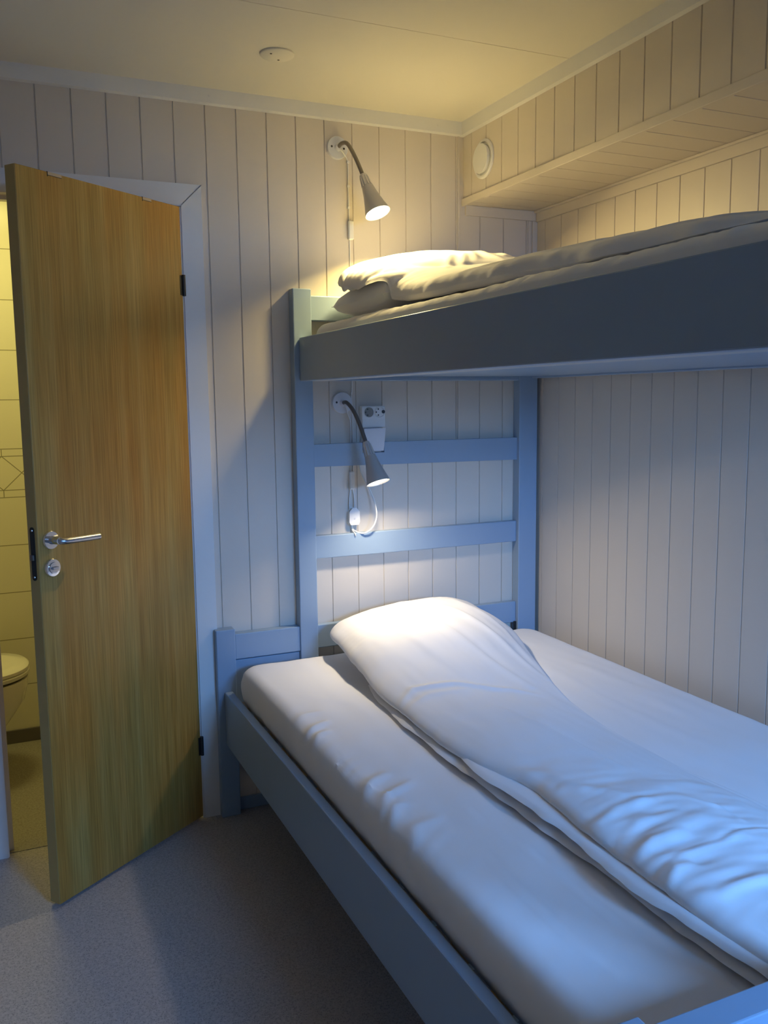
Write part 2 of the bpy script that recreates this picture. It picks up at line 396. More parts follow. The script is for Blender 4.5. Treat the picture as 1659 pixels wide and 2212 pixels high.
lp.add(vs, [tuple(range(n)), tuple(range(2*n-1, n-1, -1))]+[(i, (i+1) % n, n+(i+1) % n, n+i) for i in range(n)])
lpo = lp.build('lock_plate', M['black'], door)
MB().box(-DW-.009, -DW-.0028, .013, .026, 1.010, 1.026).build('latch', M['darksteel'], lpo, bevel=.0015)
for zz in (1.092, .963): MB().lathe([(0, .003), (.001, .0025)], (-DW-.0028, .0195, zz), (-1, 0, 0), 10).build('screw', M['satin'], lpo)

# ------------------------------------------------------------------ bathroom
S(MB().box(-2.50, -1.05, 1.0152, 1.10, 0, HC), 'wall_bathroom_back', M['tile'], 'tiled bathroom wall with a diamond border seen past the door', 'wall')
S(MB().box(-2.50, -2.42, .10, 1.015, 0, HC), 'wall_bathroom_left', M['tile'], 'tiled bathroom wall behind the toilet', 'wall')
S(MB().box(-1.13, -1.05, .10, 1.015, 0, HC), 'wall_bathroom_right', M['wall'], 'bathroom wall hidden by the door', 'wall')
S(MB().box(-2.50, -1.05, .02, 1.10, -.05, 0.0), 'floor_bathroom', M['bathfloor'], 'speckled bathroom floor beyond the doorway', 'floor')
S(MB().box(-2.50, -1.05, .10, 1.10, HC, HC+.05), 'ceiling_bathroom', M['ceil'], 'bathroom ceiling', 'ceiling')
S(MB().box(-2.42, -1.13, 1.005, 1.0150, 0, .058), 'baseboard_bathroom', M['bathbase'], 'dark grey vinyl skirting at the foot of the bathroom tiles', 'baseboard', .002)
S(MB().box(DX0+.006, DX1-.006, .012, .026, 0, .0025), 'threshold', M['bathfloor'], 'flat threshold joint in the bathroom doorway', 'threshold', .001)

toi = thing('toilet', (-2.15, .66, 0), 'white porcelain toilet with closed lid seen through the doorway', 'toilet')
def loft(mb, rings):
    n = len(rings[0]); vs = [p for r in rings for p in r]; fs = []
    for i in range(len(rings)-1):
        for k in range(n): fs.append((i*n+k, i*n+(k+1) % n, (i+1)*n+(k+1) % n, (i+1)*n+k))
    fs += [tuple(range(n-1, -1, -1)), tuple((len(rings)-1)*n+k for k in range(n))]; mb.add(vs, fs)
def egg(cx, rx, ry, z, xb=-2.32, n=48):
    out = []
    for k in range(n):
        a = 2*PI*k/n; c, s = math.cos(a), math.sin(a)
        x = cx+rx*c if c > 0 else max(cx+0.22*c*1.0, xb)
        out.append((x, .66+ry*math.copysign(abs(s)**0.9, s), z))
    return out
b = MB(); loft(b, [egg(-2.12, .10, .11, 0), egg(-2.12, .10, .11, .05), egg(-2.10, .10, .11, .16), egg(-2.06, .12, .13, .24), egg(-2.05, .16, .16, .31), egg(-2.05, .175, .178, .37), egg(-2.05, .178, .180, .402)])
b.build('bowl', M['porcelain'], toi, smooth=True)
b = MB(); loft(b, [egg(-2.05, .170, .172, .4025), egg(-2.05, .170, .172, .412)]); b.build('rim_gap', M['holes'], toi)
b = MB(); loft(b, [egg(-2.05, .180, .180, .412), egg(-2.05, .183, .183, .417), egg(-2.05, .183, .183, .426), egg(-2.05, .178, .178, .429)]); b.build('seat', M['porcelain'], toi, smooth=True)
b = MB(); loft(b, [egg(-2.05, .176, .176, .4295), egg(-2.05, .182, .182, .433), egg(-2.05, .182, .182, .444), egg(-2.05, .174, .174, .451), egg(-2.05, .13, .13, .453)]); b.build('lid', M['porcelain'], toi, smooth=True)
MB().box(-2.419, -2.27, .48, .84, .40, .80).build('cistern', M['porcelain'], toi, bevel=.02)

# ------------------------------------------------------------------ bunk bed frame
bed = thing('bunk_bed', (-.65, -1.07, 0), 'blue grey painted wooden bunk bed with a wider lower bunk and a ladder-like head frame', 'bunk bed')
PD = .045; YT = -2.125; E1 = -.0006
def part(nm, m='frame', bev=.003, **b):
    return lambda *a: MB().box(*a).build(nm, M[m], bed, bevel=bev)
def fr(nm, *a, bev=.003, m='frame', **t): return MB().box(*a).build(nm, M[m], bed, bevel=bev, **t)
fr('post', -.998, -.932, -PD, E1, 0, 1.808)                 # tall head posts
fr('post', -.099, -.018, -PD, E1, 0, 1.808)
fr('post', -1.298, -1.232, -PD, E1, 0, .665)
fr('post', -.998, -.932, YT-PD, YT, 0, 1.808)
fr('post', -.099, -.018, YT-PD, YT, 0, 1.808)
fr('post', -1.302, -1.262, YT-PD, YT, 0, .665)
rt = .028
fr('top_rail', -.932, -.099, -.034, E1, 1.703, 1.787)
fr('top_rail', -.932, -.099, YT-PD+.008, YT-.004, 1.703, 1.787)
# head rail with a notch around the cable box
mb = MB(); prism(mb, [(-.932, 1.204), (-.745, 1.2026), (-.745, 1.283), (-.932, 1.281)], -rt, E1)
prism(mb, [(-.660, 1.202), (-.099, 1.198), (-.099, 1.283), (-.660, 1.283)], -rt, E1)
prism(mb, [(-.745, 1.2026), (-.660, 1.202), (-.660, 1.246), (-.745, 1.246)], -rt, E1)
mb.build('head_rail', M['frame'], bed)
fr('head_rail', -.932, -.099, -rt, E1, .878, .960)
fr('head_rail', -.932, -.099, -rt, E1, .555, .639)
fr('head_board', -.932, -.099, -.020, E1, .30, .515)
fr('head_rail', -1.232, -.998, -PD+.006, E1, .556, .645)
fr('head_board', -1.232, -.998, -PD+.014, E1, .30, .552)
fr('support_rail', -.932, -.099, -.040, E1, 1.500, 1.600)
fr('foot_rail', -1.262, -.018, YT-PD, YT, .556, .646)
fr('foot_board', -1.262, -.018, YT-PD+.01, YT-.008, .26, .552)
fr('support_rail', -.932, -.099, YT-PD+.005, YT-.002, 1.500, 1.600)
# side rails
fr('side_rail', -.979, -.949, YT+.0008, -PD-.0008, 1.499, 1.645, bev=.0035)
fr('side_rail', -.045, -.018, YT+.0008, -PD-.0008, 1.508, 1.620)
fr('side_rail', -1.276, -1.247, YT+.0008, -PD-.0008, .262, .449, bev=.004)
fr('side_rail', -.045, -.018, YT+.0008, -PD-.0008, .262, .440)
fr('ledger', -.949, -.885, YT+.001, -PD-.001, 1.4995, 1.515, m='mdf', label='pale ledge under the upper side rail')
fr('bunk_base', -.9485, -.0455, YT+.001, -PD-.001, 1.5152, 1.530, bev=.0005)
for k in range(14):
    y = -.12-k*.148
    fr('slat', -1.246, -.046, y-.035, y+.035, .405, .420, bev=.001, m='slat')
fr('ledger', -1.2465, -1.215, YT+.001, -PD-.001, .380, .4045, m='slat')
fr('dark_block', -.110, -.1002, -.034, -.0285, .520, .560, m='black', bev=.0005)  # small dark block low on the inner edge of the right head post
MB().lathe([(0, .006), (.0012, .005)], (-.0455, -.93, 1.560), (-1, 0, 0), 14).build('bolt', M['black'], bed)

# ------------------------------------------------------------------ cloth
def interp_rows(keys, y):
    """keys: list of (y, v0, v1, ...), smooth (cosine-free Catmull) along y, descending y"""
    if y >= keys[0][0]: return keys[0][1:]
    if y <= keys[-1][0]: return keys[-1][1:]
    for i in range(len(keys)-1):
        if keys[i][0] >= y >= keys[i+1][0]:
            a = keys[max(i-1, 0)]; b = keys[i]; c = keys[i+1]; d = keys[min(i+2, len(keys)-1)]
            h = c[0]-b[0]; t = (y-b[0])/h; out = []
            for j in range(1, len(b)):
                s = (c[j]-b[j])/h
                m0 = (s if b is a else 0.5*(s+(b[j]-a[j])/(b[0]-a[0])))*h
                m1 = (s if d is c else 0.5*(s+(d[j]-c[j])/(d[0]-c[0])))*h
                out.append((2*t**3-3*t*t+1)*b[j]+(t**3-2*t*t+t)*m0+(-2*t**3+3*t*t)*c[j]+(t**3-t*t)*m1)
            return out
def interp_u(us, vs, u):
    k = [(-a, b) for a, b in zip(us, vs)]
    return interp_rows(k, -u)[0]
def seg_dist(px, py, ax, ay, bx, by):
    dx, dy = bx-ax, by-ay; L2 = dx*dx+dy*dy
    t = max(0, min(1, ((px-ax)*dx+(py-ay)*dy)/L2)); qx, qy = ax+t*dx, ay+t*dy
    side = (px-ax)*dy-(py-ay)*dx
    return math.hypot(px-qx, py-qy)*(1 if side > 0 else -1), t
def crease(px, py, poly, amp, w, kind='ridge'):
    """height offset around a polyline; ridge, or a step-like fold"""
    best = None
    L = len(poly)-1
    for i in range(L):
        d, t = seg_dist(px, py, *poly[i], *poly[i+1])
        if best is None or abs(d) < abs(best[0]): best = (d, (i+t)/L)
    d, t = best
    if abs(d) > 4*w: return 0.0
    taper = math.sin(PI*min(1, max(0, t)))**0.5 if 0 < t < 1 else 0.0
    e = math.exp(-(d/w)**2)
    if kind == 'ridge': return amp*e*taper
    return amp*(d/w)*e*taper*1.6
def nz(x, y, z=0.0): return noise.noise(Vector((x, y, z)))
def fbm(x, y, s): return noise.fractal(Vector((x, y, s)), 0.9, 2.1, 4)

def shell(mb, rows, us, top_fn, thick, floor_z, nu=90, ny=240, y0=-.09, y1=-2.05, edge=.022, wig=.006, seed=0.0, mid_l=None):
    """draped quilt: closed shell between xL(y) and xR(y); rows: (y, xL, xR, z...)"""
    top = []; bot = []
    for j in range(ny+1):
        t = j/ny; y = y0+(y1-y0)*t
        k = interp_rows(rows, y); xl, xr = k[0], k[1]; zs = k[2:]
        xl += wig*nz(y*7, seed+3.3)+wig*.5*nz(y*19, seed+8.1); xr += wig*nz(y*6, seed+5.1)
        rt_, rb_ = [], []
        for i in range(nu+1):
            u = i/nu; uu = 0.5-0.5*math.cos(PI*u); uu = 0.55*u+0.45*uu
            x = xl+(xr-xl)*uu
            T = interp_u(us, zs, uu)+top_fn(x, y, uu)
            d = min(x-xl, xr-x, (y0-y)*1.0+0.0, (y-y1)+0.0)
            q = max(0.0, min(1.0, d/edge)); rnd = math.sqrt(max(0.0, 1-(1-q)**2))
            th = thick
            fz = floor_z(x, y); T = max(T, fz+.012); mid = T-th*0.5
            zt = mid+th*0.5*rnd; zb = mid-th*0.5*rnd
            zb = max(zb, fz); zt = max(zt, zb+.0004)
            rt_.append((x, y, zt)); rb_.append((x, y, zb))
        top.append(rt_); bot.append(rb_)
    W_ = nu+1; vs = [p for r in top for p in r]+[p for r in bot for p in r]; N = len(vs)//2; fs = []
    for j in range(ny):
        for i in range(nu):
            a = j*W_+i; fs.append((a, a+1, a+W_+1, a+W_)); fs.append((N+a, N+a+W_, N+a+W_+1, N+a+1))
    for j in range(ny):
        a = j*W_; fs.append((a, a+W_, N+a+W_, N+a)); a = j*W_+nu; fs.append((a, N+a, N+a+W_, a+W_))
    for i in range(nu):
        a = i; fs.append((a, N+a, N+a+1, a+1)); a = ny*W_+i; fs.append((a, a+1, N+a+1, N+a))
    mb.add(vs, fs)

def mattress(name, x0, x1, y0, y1, z0, z1, r, label, cornr, wrinkle, nx=110, ny=200, group=None):
    """sheet-covered mattress: rounded superellipse block with a wrinkled fitted sheet"""
    mb = MB(); cx, cy = (x0+x1)/2, (y0+y1)/2; hx_, hy_ = (x1-x0)/2, abs(y1-y0)/2
    def zt(x, y):
        # distance to the rounded-rectangle outline
        qx = abs(x-cx)-(hx_-cornr); qy = abs(y-cy)-(hy_-cornr)
        d = cornr-(math.hypot(max(qx, 0), max(qy, 0))+min(max(qx, qy), 0))
        q = max(0, min(1, d/r)); rr = math.sqrt(max(0, 1-(1-q)**2.2))
        return d, q, rr
    grid = []
    for j in range(ny+1):
        row = []
        for i in range(nx+1):
            a = -1+2*i/nx; b = -1+2*j/ny
            a = math.copysign(abs(a)**0.8, a); b = math.copysign(abs(b)**0.93, b)
            x = cx+a*hx_; y = cy+b*hy_
            # pull the square's corners on to the rounded outline
            qx = abs(x-cx)-(hx_-cornr); qy = abs(y-cy)-(hy_-cornr)
            if qx > 0 and qy > 0:
                L = math.hypot(qx, qy); m = max(qx, qy)
                k = m/L if L > 1e-9 else 1
                x = cx+math.copysign(hx_-cornr+qx*k, x-cx); y = cy+math.copysign(hy_-cornr+qy*k, y-cy)
            d, q, rr = zt(x, y)
            z = z1-r*(1-rr)+wrinkle(x, y)*min(1, 0.35+q)
            row.append((x, y, z))
        grid.append(row)
    W_ = nx+1; vs = [p for rw in grid for p in rw]; fs = []
    for j in range(ny):
        for i in range(nx): a = j*W_+i; fs.append((a, a+1, a+W_+1, a+W_))
    ring = [i for i in range(W_)]+[j*W_+nx for j in range(1, ny+1)]+[ny*W_+i for i in range(nx-1, -1, -1)]+[j*W_ for j in range(ny-1, 0, -1)]
    n = len(ring); base = len(vs); prev = ring
    levels = 6
    for l in range(1, levels+1):
        t = l/levels; new = []
        for idx in ring:
            x, y, z = vs[idx]
            zz = z+(z0-z)*t; ins = .016*t*t + .0
            bul = .004*math.sin(PI*t)+.003*nz(x*14, y*14, t*2)
            dx, dy = x-cx, y-cy
            nx_ = math.copysign(1, dx) if abs(dx) > hx_-cornr*1.0 else dx/hx_*0.0
            ny_ = math.copysign(1, dy) if abs(dy) > hy_-cornr*1.0 else 0.0
            vs.append((x-nx_*(ins-bul), y-ny_*(ins-bul), zz)); new.append(len(vs)-1)
        for k in range(n): fs.append((prev[k], prev[(k+1) % n], new[(k+1) % n], new[k]))
        prev = new
    fs.append(tuple(prev))
    mb.add(vs, fs)
    return mb.build(name, M['cloth'], None, smooth=True, label=label, category='mattress')

ML = .545      # top of the lower mattress
def wr_low(x, y):
    h = .003*fbm(x*5, y*3, 1.0)+.0016*nz(x*22, y*5, 6.0)
    h += .0035*max(0, nz(x*9, y*2.2, 4.0))*(1 if x > -1.2 else .4)
    k = max(0, min(1, (-x-1.13)/.07))*math.exp(-((y+1.1)/.45)**2)
    h += k*(.004*nz(x*6, (y-x*.6)*26, 2.0)+.002*nz(x*9, (y-x*.6)*55, 3.0))
    for p, a, w_, kd in LOWCR: h += crease(x, y, p, a, w_, kd)
    return h
LOWCR = [
    ([(-1.235, -1.42), (-1.20, -1.36), (-1.12, -1.33)], .005, .014, 'ridge'),
    ([(-1.235, -.66), (-1.19, -.63), (-1.12, -.62)], .004, .012, 'ridge'),
    ([(-1.205, -.90), (-1.222, -1.00), (-1.215, -1.085)], .0035, .006, 'fold'),
    ([(-1.215, -1.096), (-1.195, -1.16), (-1.175, -1.235)], .0045, .006, 'fold'),
    ([(-1.240, -.76), (-1.20, -.735), (-1.14, -.70)], .008, .012, 'ridge'),
    ([(-1.238, -.83), (-1.205, -.79), (-1.16, -.77)], .007, .010, 'ridge'),
    ([(-1.238, -1.17), (-1.20, -1.12), (-1.13, -1.08)], .009, .012, 'ridge'),
    ([(-1.238, -1.26), (-1.19, -1.20), (-1.10, -1.15)], .009, .011, 'ridge'),
    ([(-1.238, -1.32), (-1.20, -1.26), (-1.16, -1.24)], .008, .010, 'ridge'),
    ([(-1.06, -1.30), (-1.03, -1.62), (-1.035, -1.76), (-1.045, -1.92)], .0035, .006, 'fold'),
    ([(-1.12, -1.5), (-1.13, -1.7), (-1.12, -1.95)], .0025, .006, 'fold'),
    ([(-1.15, -.45), (-1.02, -.60), (-1.00, -.9)], .0015, .02, 'ridge'),
    ([(-.18, -.5), (-.22, -1.0), (-.20, -1.6)], .003, .025, 'ridge'),
    ([(-.30, -.45), (-.34, -.9), (-.33, -1.5)], .003, .02, 'ridge'),
]
mattress('mattress', -1.240, -.050, -.068, -2.118, .421, ML+.002, .046, 'white sheeted wide mattress on the lower bunk', .075, wr_low)
def wr_up(x, y):
    h = .003*fbm(x*6, y*4, 9.0)
    k = max(0, min(1, (-x-.86)/.06))
    h += .0035*k*nz(x*5, (y+x*.4)*42, 2.0)+.002*k*nz(x*3, y*90, 5.0)
    return h
mattress('mattress', -.939, -.055, -.056, -2.112, 1.531, 1.690, .05, 'white sheeted narrow mattress on the upper bunk behind the side rail', .05, wr_up)

def pillow_top(cx, cy, hx_, hy_, zb, h):
    def f(x, y):
        a, b_ = (x-cx)/hx_, (y-cy)/hy_
        if abs(a) >= 1.04 or abs(b_) >= 1.04: return 0.0
        a = min(1, abs(a)); b_ = min(1, abs(b_))
        return zb+h*.40+h*.60*max(0, (1-a**6)*(1-b_**4))**0.40+.006
    return f
def pillow(name, cx, cy, hx_, hy_, zb, h, label, tilt=0.0, seed=0):
    mb = MB(); n = 48; m_ = 36; top = []; bot = []
    for j in range(m_+1):
        for i in range(n+1):
            a = -1+2*i/n; b_ = -1+2*j/m_
            px = a*(1-.07*(1-b_*b_)*0-.06*abs(b_)**2*abs(a)**6*0); py = b_
            pin = 1-.05*(1-(1-a*a)) * (1-b_*b_)
            x = cx+hx_*a*(1-.05*(1-b_*b_)*abs(a)**3); y = cy+hy_*b_*(1-.05*(1-a*a)*abs(b_)**3)
            e = max(0, (1-a**6)*(1-b_**4))**0.40
            wv = .004*fbm(x*9, y*9, seed)*e
            mid = zb+h*.40+tilt*b_
            top.append((x, y, mid+h*.60*e+wv+.001)); bot.append((x, y, max(mid-h*.40*e, zb+.0005)))
    W_ = n+1; vs = top+bot; N = len(top); fs = []
    for j in range(m_):
        for i in range(n):
            a = j*W_+i; fs += [(a, a+1, a+W_+1, a+W_), (N+a, N+a+W_, N+a+W_+1, N+a+1)]
    for j in range(m_): a = j*W_; fs.append((a, a+W_, N+a+W_, N+a)); a += n; fs.append((a, N+a, N+a+W_, a+W_))
    for i in range(n): a = i; fs.append((a, N+a, N+a+1, a+1)); a = m_*W_+i; fs.append((a, a+1, N+a+1, N+a))
    mb.add(vs, fs)
    return mb.build(name, M['cloth'], None, smooth=True, label=label, category='pillow')
PLOW = (-.62, -.30, .225, .185, ML+.006, .085)
PUP = (-.545, -.335, .343, .215, 1.696, .112)
ptop_low = pillow_top(*PLOW); ptop_up = pillow_top(*PUP)
# ---- lower duvet: folded lengthwise, drawn over the pillow
LUS = [0, .07, .2, .5, .8, 1]
LR = [  # y, xL, xR, z at LUS
    (-.075, -.885, -.250, .640, .668, .690, .706, .690, .620),
    (-.12, -.918, -.262, .640, .668, .690, .712, .695, .618),
    (-.30, -.938, -.275, .628, .662, .688, .712, .685, .606),
    (-.48, -.955, -.325, .612, .645, .672, .692, .655, .580),
    (-.62, -.962, -.375, .600, .622, .640, .655, .622, .572),
    (-.80, -.972, -.435, .594, .606, .617, .624, .598, .566),
    (-1.00, -.976, -.480, .592, .602, .612, .616, .590, .557),
    (-1.18, -.965, -.500, .594, .604, .612, .614, .586, .557),
    (-1.35, -.930, -.500, .598, .606, .614, .614, .586, .557),
    (-1.60, -.940, -.480, .600, .610, .618, .616, .590, .557),
    (-1.85, -.950, -.470, .600, .610, .618, .616, .590, .557),
    (-2.10, -.930, -.460, .592, .598, .604, .604, .584, .557)]
WPATCH = (-.80, -1.72)
DCR = [
    ([(-.955, -1.80), (-.86, -1.775), (-.77, -1.775), (-.70, -1.755), (-.60, -1.757), (-.52, -1.75)], .0034, .008, 'fold'),
    ([(-.98, -.80), (-.90, -.742), (-.785, -.775), (-.70, -.84), (-.56, -.90)], .006, .013, 'ridge'),
    ([(-.97, -.84), (-.88, -.80), (-.76, -.83)], .003, .014, 'ridge'),
    ([(-.76, -.95), (-.72, -1.14), (-.715, -1.24), (-.705, -1.42)], .005, .012, 'fold'),
    ([(-.80, -.30), (-.76, -.55), (-.72, -.80)], .005, .016, 'ridge'),
    ([(-.68, -.25), (-.62, -.55), (-.56, -.85)], .008, .018, 'ridge'),
    ([(-.56, -.18), (-.47, -.50), (-.44, -.75)], .008, .018, 'ridge'),
    ([(-.46, -.15), (-.38, -.40), (-.40, -.62)], .006, .018, 'ridge'),
    ([(-.90, -1.44), (-.83, -1.52), (-.80, -1.60)], .005, .018, 'ridge'),
    ([(-.94, -1.30), (-.88, -1.38), (-.86, -1.50)], .006, .02, 'ridge'),
    ([(-.95, -1.86), (-.90, -1.90), (-.80, -1.90), (-.66, -1.93)], .006, .014, 'ridge'),
    ([(-.93, -1.68), (-.86, -1.655), (-.76, -1.66)], .006, .014, 'ridge'),
    ([(-.94, -1.74), (-.88, -1.715), (-.80, -1.72)], .006, .012, 'ridge'),
    ([(-.93, -1.61), (-.86, -1.59), (-.77, -1.60)], .005, .012, 'ridge'),
    ([(-.95, -1.83), (-.91, -1.81), (-.87, -1.81)], .006, .010, 'ridge'),
    ([(-.70, -1.60), (-.66, -1.66), (-.665, -1.73)], .0045, .008, 'ridge'),
    ([(-.90, -2.0), (-.78, -1.97), (-.62, -1.99)], .006, .018, 'ridge'),
]
def duvet_low(x, y, u):
    h = .005*fbm(x*3.2, y*2.2, 3.0)+.0032*nz(x*15+y*2, y*4, 7.7)+.0012*nz(x*34, y*9, 2.2)
    d = math.exp(-(((x-WPATCH[0])/.22)**2+((y-WPATCH[1])/.28)**2))
    h += d*(.0055*nz(x*7+nz(y*6, 1)*.6, y*26, 2.5)+.0035*nz(x*14, y*48, 6.5)+.004*nz(x*5, y*11, 12.5))
    for p, a, w_, kd in DCR: h += crease(x, y, p, a, w_, kd)
    # gathered edge near the pillow corner
    e = max(0, 1-(x+.95)/.10)*math.exp(-((y+.20)/.22)**2)
    h += e*.004*nz(x*10, y*55, 3.3)
    return h
dv = MB()
shell(dv, LR, LUS, duvet_low, .026, lambda x, y: max(ML+.006, ptop_low(x, y)), nu=110, ny=300, y0=-.085, y1=-2.10, edge=.020)
# lower folded layers that stick out on the left
L2 = [(-.45, -.930, -.60, .566, .566), (-.62, -.958, -.60, .566, .566), (-.85, -.984, -.60, .568, .566), (-1.16, -.984, -.60, .568, .566), (-1.4, -.980, -.60, .566, .566), (-1.7, -.968, -.60, .566, .566), (-1.86, -.974, -.60, .566, .566), (-2.1, -.960, -.60, .566, .566)]
shell(dv, L2, [0, 1], lambda x, y, u: .0018*nz(x*10, y*7, 1), .014, lambda x, y: ML+.003, nu=24, ny=260, y0=-.50, y1=-2.095, edge=.009, wig=.009, seed=4)
L3 = [(-.95, -.935, -.62, .580, .580), (-1.10, -.965, -.62, .583, .580), (-1.28, -.978, -.62, .585, .582), (-1.43, -.974, -.62, .585, .582), (-1.6, -.968, -.62, .583, .582), (-1.75, -.985, -.62, .585, .582), (-2.1, -.955, -.62, .583, .582)]
shell(dv, L3, [0, 1], lambda x, y, u: .002*nz(x*10, y*7, 3), .011, lambda x, y: ML+.006, nu=24, ny=220, y0=-.98, y1=-2.095, edge=.008, wig=.012, seed=9)
dv.build('duvet', M['cloth'], None, smooth=True, label='white duvet folded lengthwise on the lower bunk and drawn over its pillow', category='duvet')
pillow('pillow', *PLOW, 'white pillow under the duvet on the lower bunk')

# ---- upper bunk: pillow and duvet
MU = 1.690
pillow('pillow', *PUP, 'white pillow squashed under the duvet on the upper bunk', seed=5)
UUS = [0, .06, .2, .5, .8, 1]
UR = [
    (-.085, -.830, -.13, 1.850, 1.872, 1.895, 1.932, 1.925, 1.895),
    (-.15, -.878, -.12, 1.842, 1.872, 1.902, 1.936, 1.926, 1.888),
    (-.24, -.885, -.12, 1.820, 1.858, 1.896, 1.928, 1.918, 1.878),
    (-.34, -.880, -.12, 1.796, 1.838, 1.880, 1.908, 1.898, 1.858),
    (-.46, -.872, -.12, 1.766, 1.804, 1.850, 1.878, 1.868, 1.838),
    (-.60, -.872, -.12, 1.747, 1.775, 1.812, 1.842, 1.838, 1.818),
    (-.80, -.876, -.12, 1.738, 1.757, 1.783, 1.806, 1.808, 1.796),
    (-1.05, -.878, -.12, 1.735, 1.751, 1.768, 1.786, 1.788, 1.782),
    (-1.40, -.880, -.12, 1.724, 1.743, 1.762, 1.778, 1.782, 1.776),
    (-1.70, -.880, -.12, 1.718, 1.734, 1.749, 1.762, 1.766, 1.762),
    (-1.90, -.880, -.12, 1.706, 1.714, 1.722, 1.730, 1.734, 1.732),
    (-2.05, -.880, -.12, 1.702, 1.706, 1.710, 1.712, 1.714, 1.712)]
UCR = [
    ([(-.900, -.215), (-.868, -.205), (-.835, -.20)], -.014, .010, 'ridge'),
    ([(-.84, -.16), (-.80, -.30), (-.74, -.48), (-.66, -.60), (-.52, -.62)], -.008, .018, 'ridge'),
    ([(-.60, -.42), (-.66, -.52), (-.72, -.62)], .006, .012, 'ridge'),
    ([(-.54, -.40), (-.61, -.52), (-.67, -.63)], .006, .012, 'ridge'),
    ([(-.46, -.30), (-.54, -.46), (-.60, -.58)], .005, .014, 'ridge'),
    ([(-.38, -.22), (-.48, -.42), (-.50, -.60)], .006, .018, 'ridge'),
    ([(-.30, -.20), (-.38, -.40), (-.46, -.50)], .006, .016, 'ridge'),
    ([(-.86, -.9), (-.76, -1.1), (-.66, -1.35)], .006, .022, 'ridge'),
    ([(-.84, -1.15), (-.74, -1.35), (-.62, -1.5)], .008, .020, 'ridge'),
    ([(-.86, -1.6), (-.74, -1.75), (-.62, -1.85)], .006, .024, 'ridge'),
    ([(-.84, -1.74), (-.70, -1.86), (-.60, -1.95)], .008, .018, 'ridge'),
]
def duvet_up(x, y, u):
    h = .0035*fbm(x*3.0, y*2.4, 13.0)+.0025*nz(x*15, y*6, 17.7)
    for p, a, w_, kd in UCR: h += crease(x, y, p, a, w_, kd)
    e = max(0, 1-(x+.88)/.12)*math.exp(-((y+.30)/.30)**2)
    h += e*.006*nz(x*12, y*48, 23.3)
    return h
dv = MB()
shell(dv, UR, UUS, duvet_up, .046, lambda x, y: max(MU+.006, ptop_up(x, y)), nu=110, ny=300, y0=-.085, y1=-2.10, edge=.026, wig=.008, seed=31)
dv.build('duvet', M['cloth'], None, smooth=True, label='white duvet heaped over the pillow on the upper bunk', category='duvet')

# ------------------------------------------------------------------ wall lamps
def wall_lamp(base, neck, head0, head1, rim, label, bulbm, colr, watt, rr=.0435, spread=157):
    bx_, bz_ = base
    t = thing('wall_lamp', (bx_, 0, bz_), label, 'lamp', group='bunk reading lamps')
    mb = MB(); mb.lathe([(.0004, .0375), (.010, .0375), (.0125, .036), (.0128, .012), (.022, .0105), (.024, .009)], (bx_, 0, bz_), (0, -1, 0), 48)
    bp = mb.build('base_plate', M['disc'], t, smooth=True)
    for s in (-1, 1):
        MB().lathe([(0, .0038), (.001, .0032)], (bx_+s*.022, -.0126, bz_+s*-.002), (0, -1, 0), 12).build('screw', M['black'], bp)
    mb = MB(); pth = smooth_path(neck, 10)
    rs = [.0066+.0006*(i % 2) for i in range(len(pth))]
    mb.tube(pth, .0068, 14)
    mb.build('gooseneck', M['darksteel'], t, smooth=True)
    a = Vector(head0); b = Vector(rim); ax = (b-a).normalized(); L = (b-a).length
    c0 = (Vector(head1)-a).length
    mb = MB(); mb.lathe([(-.004, .008), (0, .0125), (c0*.5, .0145), (c0, .0165), (c0+.002, .0155)], a, ax, 40)
    col = mb.build('socket_collar', M['steel'], t, smooth=True)
    mb = MB()
    o1 = ax.orthogonal().normalized(); o2 = ax.cross(o1)
    for k in range(10):
        an = 2*PI*k/10; dr = o1*math.cos(an)+o2*math.sin(an)
        mb.tube([a+ax*(c0*.15)+dr*.0130, a+ax*(c0*.98)+dr*.0168], [.0020, .0030], 6)
    mb.build('cooling_rib', M['steel'], col, smooth=True)
    # hollow conical shade
    d0 = c0
    mb = MB()
    outer = [(d0-.001, .0150), (d0, .0190), (d0+.004, .0200), (d0+(L-d0)*.3, .0245), (d0+(L-d0)*.7, .0345), (L, rr)]
    inner = [(L, rr-.0012), (d0+(L-d0)*.7, .0330), (d0+(L-d0)*.3, .0228), (d0+.006, .015)]
    mb.lathe(outer+inner, a, ax, 56, cap0=True, cap1=True)
    mb.build('lamp_shade', M['silverpaint'], t, smooth=True)
    mb = MB(); mb.lathe([(L-.045, .012), (L-.030, .024), (L-.014, .0335), (L-.007, .0345), (L-.003, .028), (L-.001, .012)], a, ax, 40)
    mb.build('bulb', bulbm, t, smooth=True)
    lo = area('bulb_light', tuple(a+ax*(L+.0015)), tuple(a+ax*(L+1)), .060, .060, colr, watt, 'DISK', spread=spread)
    lo.parent = t; lo.location = (a+ax*(L+.0015))-Vector(t.location)
    return t
l1 = wall_lamp((-.813, 2.285), [(-.813, -.012, 2.283), (-.810, -.040, 2.291), (-.801, -.070, 2.283), (-.787, -.100, 2.236), (-.769, -.124, 2.172)],
          (-.769, -.124, 2.173), (-.7575, -.137, 2.133), (-.741, -.178, 2.043), 'lit silver wall lamp on a bent gooseneck above the upper bunk', M['bulb1'], WARM1, LAMP1_W)
l2 = wall_lamp((-.812, 1.424), [(-.812, -.012, 1.423), (-.810, -.045, 1.425), (-.799, -.075, 1.400), (-.786, -.100, 1.353), (-.772, -.125, 1.287)],
          (-.7725, -.125, 1.288), (-.762, -.133, 1.240), (-.751, -.178, 1.152), 'lit silver wall lamp on a bent gooseneck above the lower bunk', M['bulb2'], WARM2, LAMP2_W, rr=.042, spread=152)
